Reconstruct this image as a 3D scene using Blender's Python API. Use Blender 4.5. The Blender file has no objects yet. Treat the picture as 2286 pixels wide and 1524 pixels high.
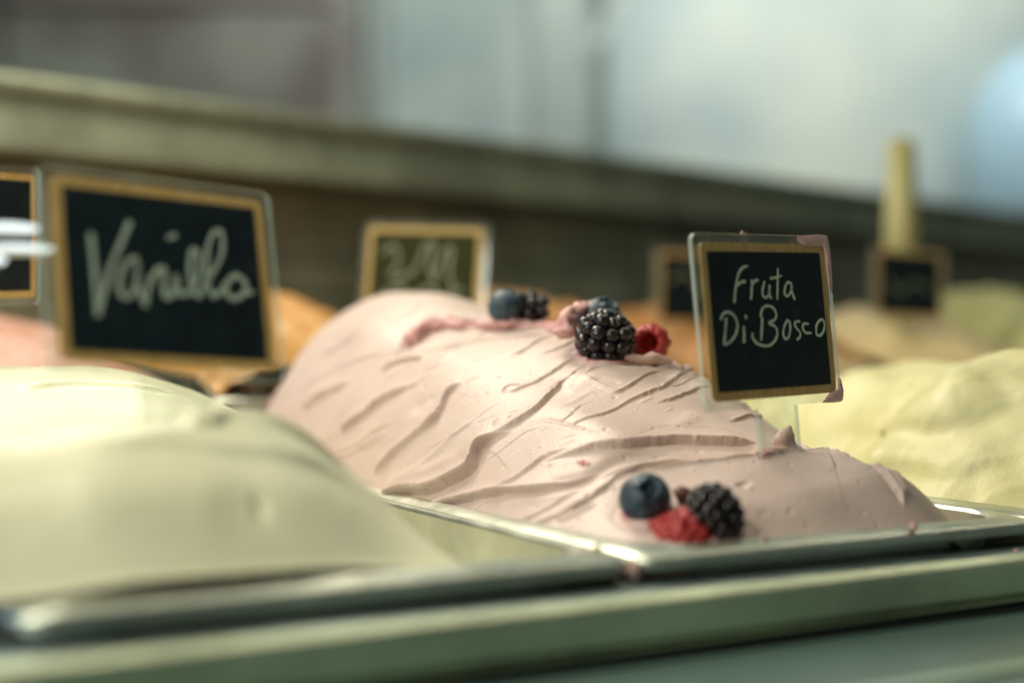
import bpy, bmesh, math, random
import numpy as np
from mathutils import Vector, Matrix, Quaternion
R_ = random.Random(7)
rng = np.random.default_rng(11)

# ------------------------------------------------------------------ frame of the place (metres; pan rims are z = 0)
F = 3200.0; CX, CY = 1143.0, 762.0; YH = 755.0; CAMH = 0.061
AL = math.radians(30)
C0 = np.array([(1440-CX)*CAMH/(1250-YH), F*CAMH/(1250-YH)])        # front left corner of the middle pan
U = np.array([math.cos(AL), math.sin(AL)]); V = np.array([-math.sin(AL), math.cos(AL)])
def at(x, y, Y): return Vector(((x-CX)/F*Y, Y, CAMH-(y-YH)/F*Y))
def st(s, t, z=0.0):
    p = C0+s*U+t*V
    return Vector((p[0], p[1], z))

sc = bpy.context.scene
# ------------------------------------------------------------------ camera
cam = bpy.data.cameras.new('camera'); camo = bpy.data.objects.new('camera', cam); sc.collection.objects.link(camo)
camo.location = (0, 0, CAMH); camo.rotation_euler = (math.radians(90), 0, 0)
cam.sensor_width = 36.0; cam.lens = 36.0*F/2286.0; cam.shift_y = -(CY-YH)/2286.0
cam.clip_start = 0.02; cam.clip_end = 50
cam.dof.use_dof = True; cam.dof.focus_distance = 0.510; cam.dof.aperture_fstop = (cam.lens/1000)/0.0152
cam.dof.aperture_blades = 0
sc.camera = camo
# ------------------------------------------------------------------ world (dim room) and colour
w = bpy.data.worlds.new('World'); sc.world = w; w.use_nodes = True
nt = w.node_tree; bg = nt.nodes['Background']
bg.inputs[0].default_value = (0.56, 0.64, 0.56, 1); bg.inputs[1].default_value = 0.17
sc.view_settings.view_transform = 'Standard'; sc.view_settings.look = 'None'
sc.view_settings.exposure = 0.14; sc.view_settings.gamma = 1.0
# ------------------------------------------------------------------ case strip and window light, with unseen fills added
def area(name, loc, target, sx, sy, power, col):
    l = bpy.data.lights.new(name, 'AREA'); l.shape = 'RECTANGLE'; l.size = sx; l.size_y = sy
    l.energy = power; l.color = col
    o = bpy.data.objects.new(name, l); sc.collection.objects.link(o)
    o.location = loc
    d = Vector(target)-Vector(loc); o.rotation_euler = d.to_track_quat('-Z', 'Y').to_euler()
    return o
area('case_strip_lamp', (-0.26, 0.95, 0.62), (0.0, 0.50, 0.03), 0.34, 0.08, 4.1, (1.0, 0.91, 0.73))
area('rail_highlight_fill', (0.18, 0.74, 0.56), (0.30, 0.53, 0.0), 1.2, 0.02, 1.0, (1.0, 0.92, 0.70))  # unseen strip added to put highlights on the rail and rims
area('front_fill', (-0.36, 0.10, 0.25), (-0.12, 0.40, 0.02), 0.25, 0.12, 0.9, (1.0, 0.98, 0.82))  # unseen fill added to brighten the left heap from the front
area('left_heap_fill', (-0.32, 0.28, 0.48), (-0.15, 0.39, 0.0), 0.35, 0.08, 1.6, (1.0, 0.97, 0.80))  # unseen light added over the left heap to brighten its slope
area('window_lamp', (-0.75, 0.42, 0.22), (0.05, 0.50, 0.05), 0.20, 0.30, 0.9, (0.45, 0.68, 1.0))
area('room_wall_fill', (0.45, 2.05, 1.25), (0.30, 3.0, 0.65), 1.2, 0.3, 15.5, (1.0, 1.0, 0.90))  # unseen light added to make the room wall glow
area('back_wall_fill', (-0.30, 0.72, 0.46), (-0.10, 1.30, 0.20), 0.9, 0.08, 1.1, (0.97, 1.0, 0.76))  # unseen light added to brighten the shelf edge and back wall

# ------------------------------------------------------------------ helpers
def link(name, me, mat=None, parent=None, loc=None):
    o = bpy.data.objects.new(name, me); sc.collection.objects.link(o)
    if mat is not None and me is not None and len(me.materials) == 0: me.materials.append(mat)
    if parent is not None: o.parent = parent
    if loc is not None: o.location = loc
    return o
def tag(o, label=None, cat=None, group=None, kind=None):
    if label: o['label'] = label
    if cat: o['category'] = cat
    if group: o['group'] = group
    if kind: o['kind'] = kind
    return o
def empty(name, loc, label, cat, group=None, rot=None):
    o = bpy.data.objects.new(name, None); sc.collection.objects.link(o); o.location = loc
    o.empty_display_size = 0.01
    if rot is not None: o.rotation_mode = 'QUATERNION'; o.rotation_quaternion = rot
    return tag(o, label, cat, group)
def pydata(name, v, f, smooth=True):
    me = bpy.data.meshes.new(name); me.from_pydata([tuple(p) for p in v], [], f)
    if smooth: me.polygons.foreach_set('use_smooth', [True]*len(me.polygons))
    me.update(); return me
def bmmesh(name, bm, smooth=False):
    me = bpy.data.meshes.new(name); bm.to_mesh(me); bm.free()
    if smooth: me.polygons.foreach_set('use_smooth', [True]*len(me.polygons))
    return me
def prism_st(name, prof, s0, s1, mat, parent=None, bevel=0.0008, frame=None):
    """a bar running along the pan fronts (direction U); prof = closed (t, z) outline"""
    stf = frame or st
    bm = bmesh.new(); n = len(prof)
    a = [bm.verts.new(stf(s0, t, z)) for t, z in prof]; b = [bm.verts.new(stf(s1, t, z)) for t, z in prof]
    for i in range(n): bm.faces.new((a[i], a[(i+1) % n], b[(i+1) % n], b[i]))
    bm.faces.new(a[::-1]); bm.faces.new(b)
    bmesh.ops.recalc_face_normals(bm, faces=bm.faces)
    if bevel:
        es = [e for e in bm.edges if len(e.link_faces) == 2 and e.calc_face_angle(0) > 0.3]
        bmesh.ops.bevel(bm, geom=es, offset=bevel, segments=3, affect='EDGES', profile=0.5)
    return link(name, bmmesh(name, bm, False), mat, parent)

# value noise on numpy arrays
def hash3(i, j, k, seed):
    h = (i.astype(np.int64)*374761393+j.astype(np.int64)*668265263+k.astype(np.int64)*2147483647+seed*974634777) & 0xffffffff
    h = ((h ^ (h >> 13))*1274126177) & 0xffffffff
    return ((h ^ (h >> 16)) & 0xffff)/65535.0
def vnoise(p, seed=0):
    i = np.floor(p).astype(np.int64); f = p-i; f = f*f*f*(f*(f*6-15)+10); r = 0
    for a in (0, 1):
        for b in (0, 1):
            for c in (0, 1):
                wgt = (f[..., 0] if a else 1-f[..., 0])*(f[..., 1] if b else 1-f[..., 1])*(f[..., 2] if c else 1-f[..., 2])
                r = r+wgt*hash3(i[..., 0]+a, i[..., 1]+b, i[..., 2]+c, seed)
    return r*2-1
def fbm(p, oc=3, seed=0):
    r = 0; a = 1.0
    for o in range(oc): r = r+a*vnoise(p*(2.03**o), seed+o*17); a *= 0.5
    return r

# ------------------------------------------------------------------ materials
def mat(name, col=(0.5, 0.5, 0.5), rough=0.5, metal=0.0, **kw):
    m = bpy.data.materials.new(name); m.use_nodes = True
    b = m.node_tree.nodes['Principled BSDF']
    b.inputs['Base Color'].default_value = (*col, 1); b.inputs['Roughness'].default_value = rough
    b.inputs['Metallic'].default_value = metal
    for k, v in kw.items(): b.inputs[k.replace('_', ' ')].default_value = v
    return m
def N(m, t, **kw):
    n = m.node_tree.nodes.new(t)
    for k, v in kw.items():
        if hasattr(n, k): setattr(n, k, v)
        else: n.inputs[k].default_value = v
    return n
def L(m, a, b): m.node_tree.links.new(a, b)
def ramp(m, fac, stops, interp='LINEAR'):
    r = N(m, 'ShaderNodeValToRGB'); r.color_ramp.interpolation = interp
    e = r.color_ramp.elements
    while len(e) < len(stops): e.new(0.5)
    for k, (p, c) in enumerate(stops): e[k].position = p; e[k].color = (*c, 1)
    L(m, fac, r.inputs[0]); return r
def coords(m, scale=(1, 1, 1)):
    tc = N(m, 'ShaderNodeTexCoord'); mp = N(m, 'ShaderNodeMapping'); mp.inputs['Scale'].default_value = scale
    L(m, tc.outputs['Object'], mp.inputs[0]); return mp.outputs[0]
def noise(m, vec, scale, detail=3, rough=0.5):
    n = N(m, 'ShaderNodeTexNoise'); n.inputs['Scale'].default_value = scale
    n.inputs['Detail'].default_value = detail; n.inputs['Roughness'].default_value = rough
    L(m, vec, n.inputs['Vector']); return n.outputs['Fac']

def gelato_mat(name, c1, c2, accent=None, pits=True, sss=0.10):
    m = mat(name, c1, 0.5); b = m.node_tree.nodes['Principled BSDF']
    v = coords(m)
    n1 = noise(m, v, 38, 4)
    base = ramp(m, n1, [(0.35, c1), (0.68, c2)])
    col = base.outputs[0]
    bump_in = None
    fine = noise(m, v, 900, 3, 0.6)
    mid = noise(m, v, 190, 4, 0.6)
    add = N(m, 'ShaderNodeMath', operation='MULTIPLY_ADD'); L(m, mid, add.inputs[0]); add.inputs[1].default_value = 1.6; L(m, fine, add.inputs[2])
    h = add.outputs[0]
    if pits:
        for sc_, thr, dep, prob in ((260, 0.17, 5.0, 0.80), (620, 0.20, 2.6, 0.72)):
            vo = N(m, 'ShaderNodeTexVoronoi'); vo.inputs['Scale'].default_value = sc_; L(m, v, vo.inputs['Vector'])
            wn = N(m, 'ShaderNodeSeparateColor'); L(m, vo.outputs['Color'], wn.inputs[0])
            gt = N(m, 'ShaderNodeMath', operation='GREATER_THAN'); L(m, wn.outputs[0], gt.inputs[0]); gt.inputs[1].default_value = prob
            # per cell size
            sz = N(m, 'ShaderNodeMath', operation='MULTIPLY'); L(m, wn.outputs[1], sz.inputs[0]); sz.inputs[1].default_value = thr
            lt = N(m, 'ShaderNodeMapRange'); L(m, vo.outputs['Distance'], lt.inputs[0])
            lt.inputs[1].default_value = 0; L(m, sz.outputs[0], lt.inputs[2]); lt.inputs[3].default_value = 1; lt.inputs[4].default_value = 0
            pit = N(m, 'ShaderNodeMath', operation='MULTIPLY'); L(m, lt.outputs[0], pit.inputs[0]); L(m, gt.outputs[0], pit.inputs[1])
            # some are pits, some are small blisters
            sg = N(m, 'ShaderNodeMath', operation='GREATER_THAN'); L(m, wn.outputs[2], sg.inputs[0]); sg.inputs[1].default_value = 0.45
            sg2 = N(m, 'ShaderNodeMath', operation='MULTIPLY_ADD'); L(m, sg.outputs[0], sg2.inputs[0]); sg2.inputs[1].default_value = -1.6*dep; sg2.inputs[2].default_value = 0.6*dep
            ma = N(m, 'ShaderNodeMath', operation='MULTIPLY_ADD'); L(m, pit.outputs[0], ma.inputs[0]); L(m, sg2.outputs[0], ma.inputs[1]); L(m, h, ma.inputs[2])
            h = ma.outputs[0]
    if accent is not None:
        at_ = N(m, 'ShaderNodeAttribute', attribute_name='pink')
        mx = N(m, 'ShaderNodeMix', data_type='RGBA'); L(m, at_.outputs['Fac'], mx.inputs[0]); L(m, col, mx.inputs[6]); mx.inputs[7].default_value = (*accent, 1)
        col = mx.outputs[2]
        # tiny seeds of fruit in the cream
        vo = N(m, 'ShaderNodeTexVoronoi'); vo.inputs['Scale'].default_value = 120; L(m, v, vo.inputs['Vector'])
        wn = N(m, 'ShaderNodeSeparateColor'); L(m, vo.outputs['Color'], wn.inputs[0])
        gt = N(m, 'ShaderNodeMath', operation='GREATER_THAN'); L(m, wn.outputs[0], gt.inputs[0]); gt.inputs[1].default_value = 0.88
        lt = N(m, 'ShaderNodeMath', operation='LESS_THAN'); L(m, vo.outputs['Distance'], lt.inputs[0]); lt.inputs[1].default_value = 0.055
        mu = N(m, 'ShaderNodeMath', operation='MULTIPLY'); L(m, gt.outputs[0], mu.inputs[0]); L(m, lt.outputs[0], mu.inputs[1])
        mx = N(m, 'ShaderNodeMix', data_type='RGBA'); L(m, mu.outputs[0], mx.inputs[0]); L(m, col, mx.inputs[6]); mx.inputs[7].default_value = (0.10, 0.035, 0.04, 1)
        col = mx.outputs[2]
    L(m, col, b.inputs['Base Color'])
    bp = N(m, 'ShaderNodeBump'); bp.inputs['Strength'].default_value = 0.55; bp.inputs['Distance'].default_value = 0.00030
    L(m, h, bp.inputs['Height']); L(m, bp.outputs[0], b.inputs['Normal'])
    b.inputs['Subsurface Weight'].default_value = sss
    b.inputs['Subsurface Radius'].default_value = (1.0, 0.55, 0.4); b.inputs['Subsurface Scale'].default_value = 0.0025
    b.inputs['Specular IOR Level'].default_value = 0.38; b.inputs['Roughness'].default_value = 0.44
    return m
M = {}
M['berry_gelato'] = gelato_mat('berry_gelato', (0.60, 0.455, 0.405), (0.65, 0.505, 0.45), accent=(0.56, 0.19, 0.22))
M['vanilla_gelato'] = gelato_mat('vanilla_gelato', (0.73, 0.70, 0.48), (0.78, 0.75, 0.54), pits=False)
M['lime_gelato'] = gelato_mat('lime_gelato', (0.62, 0.58, 0.28), (0.70, 0.66, 0.38), pits=False)
M['orange_gelato'] = gelato_mat('orange_gelato', (0.44, 0.20, 0.04), (0.50, 0.25, 0.055), pits=False)
M['caramel_gelato'] = gelato_mat('caramel_gelato', (0.34, 0.15, 0.04), (0.40, 0.19, 0.05), pits=False)
M['rose_gelato'] = gelato_mat('rose_gelato', (0.52, 0.26, 0.19), (0.58, 0.33, 0.25), pits=False)
M['cream_gelato'] = gelato_mat('cream_gelato', (0.56, 0.43, 0.22), (0.62, 0.50, 0.27), pits=False)
M['pistachio_gelato'] = gelato_mat('pistachio_gelato', (0.48, 0.46, 0.20), (0.56, 0.54, 0.24), pits=False)

def steel(name, col, rough, brush=(4, 900, 900), amt=0.25, metal=1.0):
    m = mat(name, col, rough, metal); b = m.node_tree.nodes['Principled BSDF']
    tc = N(m, 'ShaderNodeTexCoord'); mp = N(m, 'ShaderNodeMapping', vector_type='TEXTURE')
    mp.inputs['Rotation'].default_value = (0, 0, AL)
    L(m, tc.outputs['Object'], mp.inputs[0])
    mp2 = N(m, 'ShaderNodeMapping'); mp2.inputs['Scale'].default_value = brush; L(m, mp.outputs[0], mp2.inputs[0])
    n = noise(m, mp2.outputs[0], 1.0, 3)
    smudge = noise(m, mp.outputs[0], 45, 4)
    mr = N(m, 'ShaderNodeMapRange'); L(m, n, mr.inputs[0]); mr.inputs[3].default_value = rough*(1-amt); mr.inputs[4].default_value = rough*(1+amt)
    ad = N(m, 'ShaderNodeMath', operation='MULTIPLY_ADD'); L(m, smudge, ad.inputs[0]); ad.inputs[1].default_value = 0.34; L(m, mr.outputs[0], ad.inputs[2])
    L(m, ad.outputs[0], b.inputs['Roughness'])
    wide = noise(m, mp.outputs[0], 14, 5, .6); rc = ramp(m, wide, [(.35, tuple(c*.68 for c in col)), (.62, tuple(min(1, c*1.12) for c in col))]); L(m, rc.outputs[0], b.inputs['Base Color'])
    bp = N(m, 'ShaderNodeBump'); bp.inputs['Strength'].default_value = 0.12; bp.inputs['Distance'].default_value = 0.0002
    L(m, n, bp.inputs['Height']); L(m, bp.outputs[0], b.inputs['Normal'])
    return m
M['pan_steel'] = steel('pan_steel', (0.64, 0.67, 0.58), 0.16)
M['rail_steel'] = steel('rail_steel', (0.66, 0.72, 0.52), 0.20)
M['ledge_steel'] = steel('ledge_steel', (0.36, 0.46, 0.46), 0.26, amt=0.6)
M['wall_steel'] = steel('wall_steel', (0.43, 0.43, 0.31), 0.45, brush=(3, 3, 60), metal=0.55)
M['shelf_steel'] = steel('shelf_steel', (0.28, 0.305, 0.22), 0.38, metal=0.5)
M['front_panel'] = mat('front_panel', (0.085, 0.145, 0.125), 0.28, 0.0)
M['panel_trim'] = mat('panel_trim', (0.33, 0.47, 0.36), 0.3, 0.3)
M['gap_dark'] = mat('gap_dark', (0.012, 0.018, 0.014), 0.6)
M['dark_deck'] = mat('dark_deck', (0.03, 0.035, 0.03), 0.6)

# wood print, slate print, marker, plastic
mw = M['bamboo'] = mat('bamboo_print', (0.55, 0.33, 0.12), 0.35); b = mw.node_tree.nodes['Principled BSDF']
v = coords(mw, (1, 1, 0.08)); n = noise(mw, v, 1500, 3); n2 = noise(mw, v, 420, 2)
mm = N(mw, 'ShaderNodeMath', operation='MULTIPLY_ADD'); L(mw, n2, mm.inputs[0]); mm.inputs[1].default_value = 0.6; L(mw, n, mm.inputs[2])
rp = ramp(mw, mm.outputs[0], [(0.45, (0.44, 0.24, 0.06)), (0.75, (0.60, 0.37, 0.12)), (1.0, (0.70, 0.47, 0.18))]); L(mw, rp.outputs[0], b.inputs['Base Color'])
ms = M['slate'] = mat('slate_print', (0.006, 0.014, 0.02), 0.42); b = ms.node_tree.nodes['Principled BSDF']
v = coords(ms); n = noise(ms, v, 120, 5); rp = ramp(ms, n, [(0.3, (0.004, 0.010, 0.014)), (0.62, (0.009, 0.019, 0.024)), (0.8, (0.022, 0.035, 0.038))]); L(ms, rp.outputs[0], b.inputs['Base Color'])
b.inputs['Specular IOR Level'].default_value = 0.25
M['marker'] = mat('marker_ink', (0.62, 0.74, 0.56), 0.55)
M['marker_shaded'] = mat('marker_ink_shaded', (0.42, 0.50, 0.40), 0.55)  # darker copy of the marker ink, shade set into its colour
M['marker_dim'] = mat('marker_ink_dull', (0.17, 0.19, 0.11), 0.55)
M['olive_slate'] = mat('olive_slate_print', (0.038, 0.040, 0.013), 0.7, 0.0, Specular_IOR_Level=0.1)
def clear_mat():
    m = bpy.data.materials.new('clear_plastic'); m.use_nodes = True; t = m.node_tree; t.nodes.clear()
    out = t.nodes.new('ShaderNodeOutputMaterial'); tr = t.nodes.new('ShaderNodeBsdfTransparent'); tr.inputs[0].default_value = (0.93, 0.95, 0.93, 1)
    gl = t.nodes.new('ShaderNodeBsdfGlossy'); gl.inputs['Roughness'].default_value = 0.06; gl.inputs['Color'].default_value = (0.9, 0.95, 1, 1)
    df = t.nodes.new('ShaderNodeBsdfDiffuse'); df.inputs[0].default_value = (0.75, 0.78, 0.68, 1)
    lw = t.nodes.new('ShaderNodeLayerWeight'); lw.inputs[0].default_value = 0.5; pw_ = t.nodes.new('ShaderNodeMath'); pw_.operation = 'POWER'; pw_.inputs[1].default_value = 4.0; t.links.new(lw.outputs['Facing'], pw_.inputs[0]); fr = t.nodes.new('ShaderNodeMath'); fr.operation = 'MULTIPLY_ADD'; fr.inputs[1].default_value = 0.6; fr.inputs[2].default_value = 0.04; t.links.new(pw_.outputs[0], fr.inputs[0])
    tc = t.nodes.new('ShaderNodeTexCoord'); no = t.nodes.new('ShaderNodeTexNoise'); no.inputs['Scale'].default_value = 160; no.inputs['Detail'].default_value = 6
    t.links.new(tc.outputs['Object'], no.inputs['Vector'])
    mr = t.nodes.new('ShaderNodeMapRange'); mr.inputs[1].default_value = 0.4; mr.inputs[2].default_value = 0.8; mr.inputs[3].default_value = 0.03; mr.inputs[4].default_value = 0.16
    t.links.new(no.outputs['Fac'], mr.inputs[0])
    m1 = t.nodes.new('ShaderNodeMixShader'); t.links.new(mr.outputs[0], m1.inputs[0]); t.links.new(tr.outputs[0], m1.inputs[1]); t.links.new(df.outputs[0], m1.inputs[2])
    m2 = t.nodes.new('ShaderNodeMixShader'); t.links.new(fr.outputs[0], m2.inputs[0]); t.links.new(m1.outputs[0], m2.inputs[1]); t.links.new(gl.outputs[0], m2.inputs[2])
    t.links.new(m2.outputs[0], out.inputs[0]); return m
M['clear'] = clear_mat()
def edge_mat():
    m = bpy.data.materials.new('plastic_edge'); m.use_nodes = True; t = m.node_tree; t.nodes.clear()
    out = t.nodes.new('ShaderNodeOutputMaterial'); tr = t.nodes.new('ShaderNodeBsdfTransparent'); tr.inputs[0].default_value = (0.8, 0.86, 0.84, 1)
    pr = t.nodes.new('ShaderNodeBsdfPrincipled'); pr.inputs['Base Color'].default_value = (0.62, 0.68, 0.60, 1); pr.inputs['Roughness'].default_value = 0.4
    mx = t.nodes.new('ShaderNodeMixShader'); mx.inputs[0].default_value = 0.45
    t.links.new(tr.outputs[0], mx.inputs[1]); t.links.new(pr.outputs[0], mx.inputs[2]); t.links.new(mx.outputs[0], out.inputs[0]); return m
M['edge'] = edge_mat()

# ------------------------------------------------------------------ gelato heaps: control tables -> smooth body -> pressed folds
SN = np.array([.004, .02, .045, .08, .115, .14, .161]); TN = np.array([.006, .025, .05, .08, .12, .18, .24, .29, .325, .345, .358])
ZB = np.array([[-12,-8,-5,-1,-3,-12,-22],[-8,0,7,15,16,4,-18],[-6,6,15,22,20,8,-16],[-5,13,29,33,24,12,-12],[-4,20,40,51,41,22,-10],
      [-2,29,53,63.5,57,34,-6],[0,36,60,70,64,42,-5],[2,40,68,82,72,40,-5],[-1,40,69,83,66,34,-8],[-5,30,58,68,46,20,-12],[-15,2,16,18,8,-5,-20]])/1000.
ZV = np.array([[2.5,2.5,3,3,0,-12,-22],[22,23,25,25,8,-11,-22],[34,36,38,39,18,-11,-22],[28,30,32,34,15,-11,-22],[26,32,35,34,22,-4,-20],
      [6,34,46,46,38,15,-15],[6,36,50,50,42,22,-12],[6,36,50,49,41,22,-12],[0,28,42,40,32,14,-15],[-6,14,22,22,14,0,-20],[-20]*7])/1000.
ZL = np.array([[-12,-4,2,4,2,-8,-20],[-8,4,20,24,20,4,-15],[-5,15,35,42,38,20,-10],[-5,20,42,52,52,38,0],[-8,4,18,44,56,44,5],
      [-12,-6,2,20,46,46,8],[-15,-10,-6,2,36,42,5],[-16,-8,0,14,34,34,0],[-18,-12,-4,6,20,20,-8],[-20,-16,-10,-4,4,2,-15],[-22]*7])/1000.
def pchip(x, y, q):
    h = np.diff(x); d = np.diff(y, axis=0)/h[:, None]; m = np.zeros_like(y)
    pr = d[:-1]*d[1:]; m[1:-1] = np.where(pr > 0, 2*pr/(d[:-1]+d[1:]+1e-12), 0); m[0] = d[0]; m[-1] = d[-1]
    i = np.clip(np.searchsorted(x, q)-1, 0, len(x)-2); u = ((q-x[i])/h[i])[:, None]; hh = h[i][:, None]
    return y[i]*(2*u**3-3*u**2+1)+m[i]*hh*(u**3-2*u**2+u)+y[i+1]*(-2*u**3+3*u**2)+m[i+1]*hh*(u**3-u**2)
def smooth2(z, n):
    for _ in range(n):
        z = np.pad(z, 1, mode='edge'); z = (z[1:-1, 1:-1]*2+z[:-2, 1:-1]+z[2:, 1:-1]+z[1:-1, :-2]+z[1:-1, 2:])/6
    return z
def catmull(P, per=8):
    P = np.asarray(P, float); Q = np.vstack([2*P[0]-P[1], P, 2*P[-1]-P[-2]]); out = []
    for i in range(1, len(Q)-2):
        for k in range(per):
            u = k/per; a, b, c, d = Q[i-1:i+3]
            out.append(0.5*((2*b)+(-a+c)*u+(2*a-5*b+4*c-d)*u*u+(-a+3*b-3*c+d)*u**3))
    out.append(P[-1]); return np.array(out)
class Heap:
    jit = 1.0; emin = 0.0
    """heightfield heap in a pan; col/row place its pan, strokes are pressed along the surface normal"""
    def __init__(s_, origin, table, ns, nt, zoff=0.0, smooth=3, smap=(1, 0), tmap=(1, 0)):
        s_.o = np.array(origin)
        ss = np.linspace(SN[0], SN[-1], ns); tt = np.linspace(TN[0], TN[-1], nt)
        z = pchip(SN, pchip(TN, table, tt).T.copy(), ss).T+zoff
        z = smooth2(z, smooth)
        S, T = np.meshgrid(ss*smap[0]+smap[1], tt*tmap[0]+tmap[1])
        P = s_.o[None, None, :]+S[..., None]*U+T[..., None]*V
        s_.P = np.dstack([P[..., 0], P[..., 1], z]); s_.S, s_.T = S, T
        s_.pink = np.zeros(z.shape); s_.renorm(); s_.D = np.zeros(z.shape)
    def renorm(s_):
        a = np.gradient(s_.P, axis=1); b = np.gradient(s_.P, axis=0); n = np.cross(a, b)
        s_.N = n/np.linalg.norm(n, axis=-1, keepdims=True)
    def px(s_):
        P = s_.P; return CX+F*P[..., 0]/P[..., 1], YH+F*(CAMH-P[..., 2])/P[..., 1]
    def pick(s_, pts):
        """surface points where the photograph shows the given marks"""
        x, y = s_.px(); facing = (s_.N*(s_.P-np.array([0, 0, CAMH]))).sum(-1) < 0
        out = []
        for (a, b) in pts:
            d = np.hypot(x-a, y-b)
            k = np.where((d < 7) & facing, s_.P[..., 1], 9e9)
            if k.min() > 1e9: i = np.argmin(d+np.where(facing, 0, 50))
            else: i = np.argmin(k)
            out.append(s_.P.reshape(-1, 3)[i])
        return np.array(out)
    def bake(s_):
        s_.P = s_.P+s_.N*s_.D[..., None]; s_.D[:] = 0; s_.renorm()
    def stroke(s_, pts3, kind, A, w1, w2=0.001, taper=(0.25, 0.25), rough=0.0):
        pl = catmull(pts3, 8); lo = pl.min(0)-6*max(w1, w2); hi = pl.max(0)+6*max(w1, w2)
        P = s_.P.reshape(-1, 3); idx = np.nonzero(((P > lo) & (P < hi)).all(1))[0]
        if len(idx) == 0: return
        Q = P[idx]; NN = s_.N.reshape(-1, 3)[idx]
        best = np.full(len(idx), 9.0); sg = np.zeros(len(idx)); uu = np.zeros(len(idx))
        seg = np.linalg.norm(np.diff(pl, axis=0), axis=1); cum = np.concatenate([[0], np.cumsum(seg)]); tot = cum[-1]
        for i in range(len(pl)-1):
            a, b = pl[i], pl[i+1]; ab = b-a; L2 = ab@ab+1e-14
            u = np.clip(((Q-a)@ab)/L2, 0, 1); r = Q-(a+u[:, None]*ab); d = np.linalg.norm(r, axis=1)
            m = d < best; best[m] = d[m]
            cr = np.cross(np.broadcast_to(ab, r.shape), r); sgn = np.sign((cr*NN).sum(1)); sg[m] = sgn[m]
            uu[m] = (cum[i]+u[m]*seg[i])/tot
        tp = np.clip(uu/max(taper[0], 1e-3), 0, 1)*np.clip((1-uu)/max(taper[1], 1e-3), 0, 1); tp = tp*tp*(3-2*tp)
        if rough: tp = tp*(1+rough*vnoise(Q*260, 5))
        d = best
        if kind == 'ridge': h = A*np.exp(-(d/w1)**2)
        elif kind == 'step':      # proud on the upper side, cut in below
            A = A*1.0; e = max(.00022, abs(A)*.10); jt = min(1, .0014/abs(A))*s_.jit; e = max(e, s_.emin); sd = sg*d+jt*(.0005*vnoise(Q*330, 21)+.00022*vnoise(Q*900, 22)); up = 1/(1+np.exp(-np.clip(sd/e, -30, 30)))
            h = A*(up*np.exp(-d/w1)-0.55*(1-up)*np.exp(-d/w2)+s_.jit*(0.30*np.exp(-((sd-.0006)/.00055)**2)*(0.6+0.8*vnoise(Q*160, 23))-0.22*np.exp(-((sd+.0007)/.0005)**2)))
        elif kind == 'pink':
            k = np.clip(1.3-d/w1, 0, 1); pk = s_.pink.reshape(-1); pk[idx] = np.maximum(pk[idx], k*tp*np.clip(0.95+0.6*vnoise(Q*420, 9), 0, 1))
            h = A*k*(0.5+0.9*fbm(Q*620, 3, 3)+0.5*vnoise(Q*230, 8))
        s_.D.reshape(-1)[idx] += h*tp
    def img(s_, pts, *a, **k): s_.stroke(s_.pick(pts), *a, **k)
    def dent(s_, p, r, A):
        P = s_.P.reshape(-1, 3); d = np.linalg.norm(P-p, axis=1); m = d < 4*r
        s_.D.reshape(-1)[m] += A*np.exp(-(d[m]/r)**2)
    def mesh(s_, name):
        nt_, ns_ = s_.S.shape; P = s_.P.copy()
        me = bpy.data.meshes.new(name); nv = nt_*ns_
        me.vertices.add(nv); me.vertices.foreach_set('co', P.reshape(-1).astype(np.float32))
        i = np.arange(nv).reshape(nt_, ns_); q = np.stack([i[:-1, :-1], i[:-1, 1:], i[1:, 1:], i[1:, :-1]], -1).reshape(-1, 4)
        me.loops.add(q.size); me.loops.foreach_set('vertex_index', q.reshape(-1).astype(np.int32))
        me.polygons.add(len(q)); me.polygons.foreach_set('loop_start', (np.arange(len(q))*4).astype(np.int32))
        me.polygons.foreach_set('use_smooth', np.ones(len(q), bool))
        me.update(calc_edges=True); me.validate()
        a = me.attributes.new('pink', 'FLOAT', 'POINT'); a.data.foreach_set('value', s_.pink.reshape(-1).astype(np.float32))
        return me
    def place(s_, x, y, r, sink=0.75):
        """centre of a ball of radius r seen at this spot of the photograph and resting sink*r above the surface"""
        X, Y2 = s_.px(); P = s_.P.reshape(-1, 3)
        for Y in np.arange(0.36, 0.75, 0.001):
            c = at(x, y, Y); d = np.linalg.norm(P-np.array(c), axis=1).min()
            if d < r*sink: return c
        return at(x, y, 0.55)
    def height(s_, x, y):
        P = s_.P.reshape(-1, 3); i = np.argmin((P[:, 0]-x)**2+(P[:, 1]-y)**2); return P[i, 2]

# --- the berry gelato in the middle
hb = Heap(C0, ZB, 520, 1110, smooth=48)
q = np.stack([hb.S*1.0, hb.T*1.0, hb.S*0], -1)
hb.D += 0.0023*vnoise(np.stack([hb.S*34+hb.T*9, hb.T*17-hb.S*12, hb.S*0+3.3], -1), 4)
hb.bake()
B = hb.img
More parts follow.
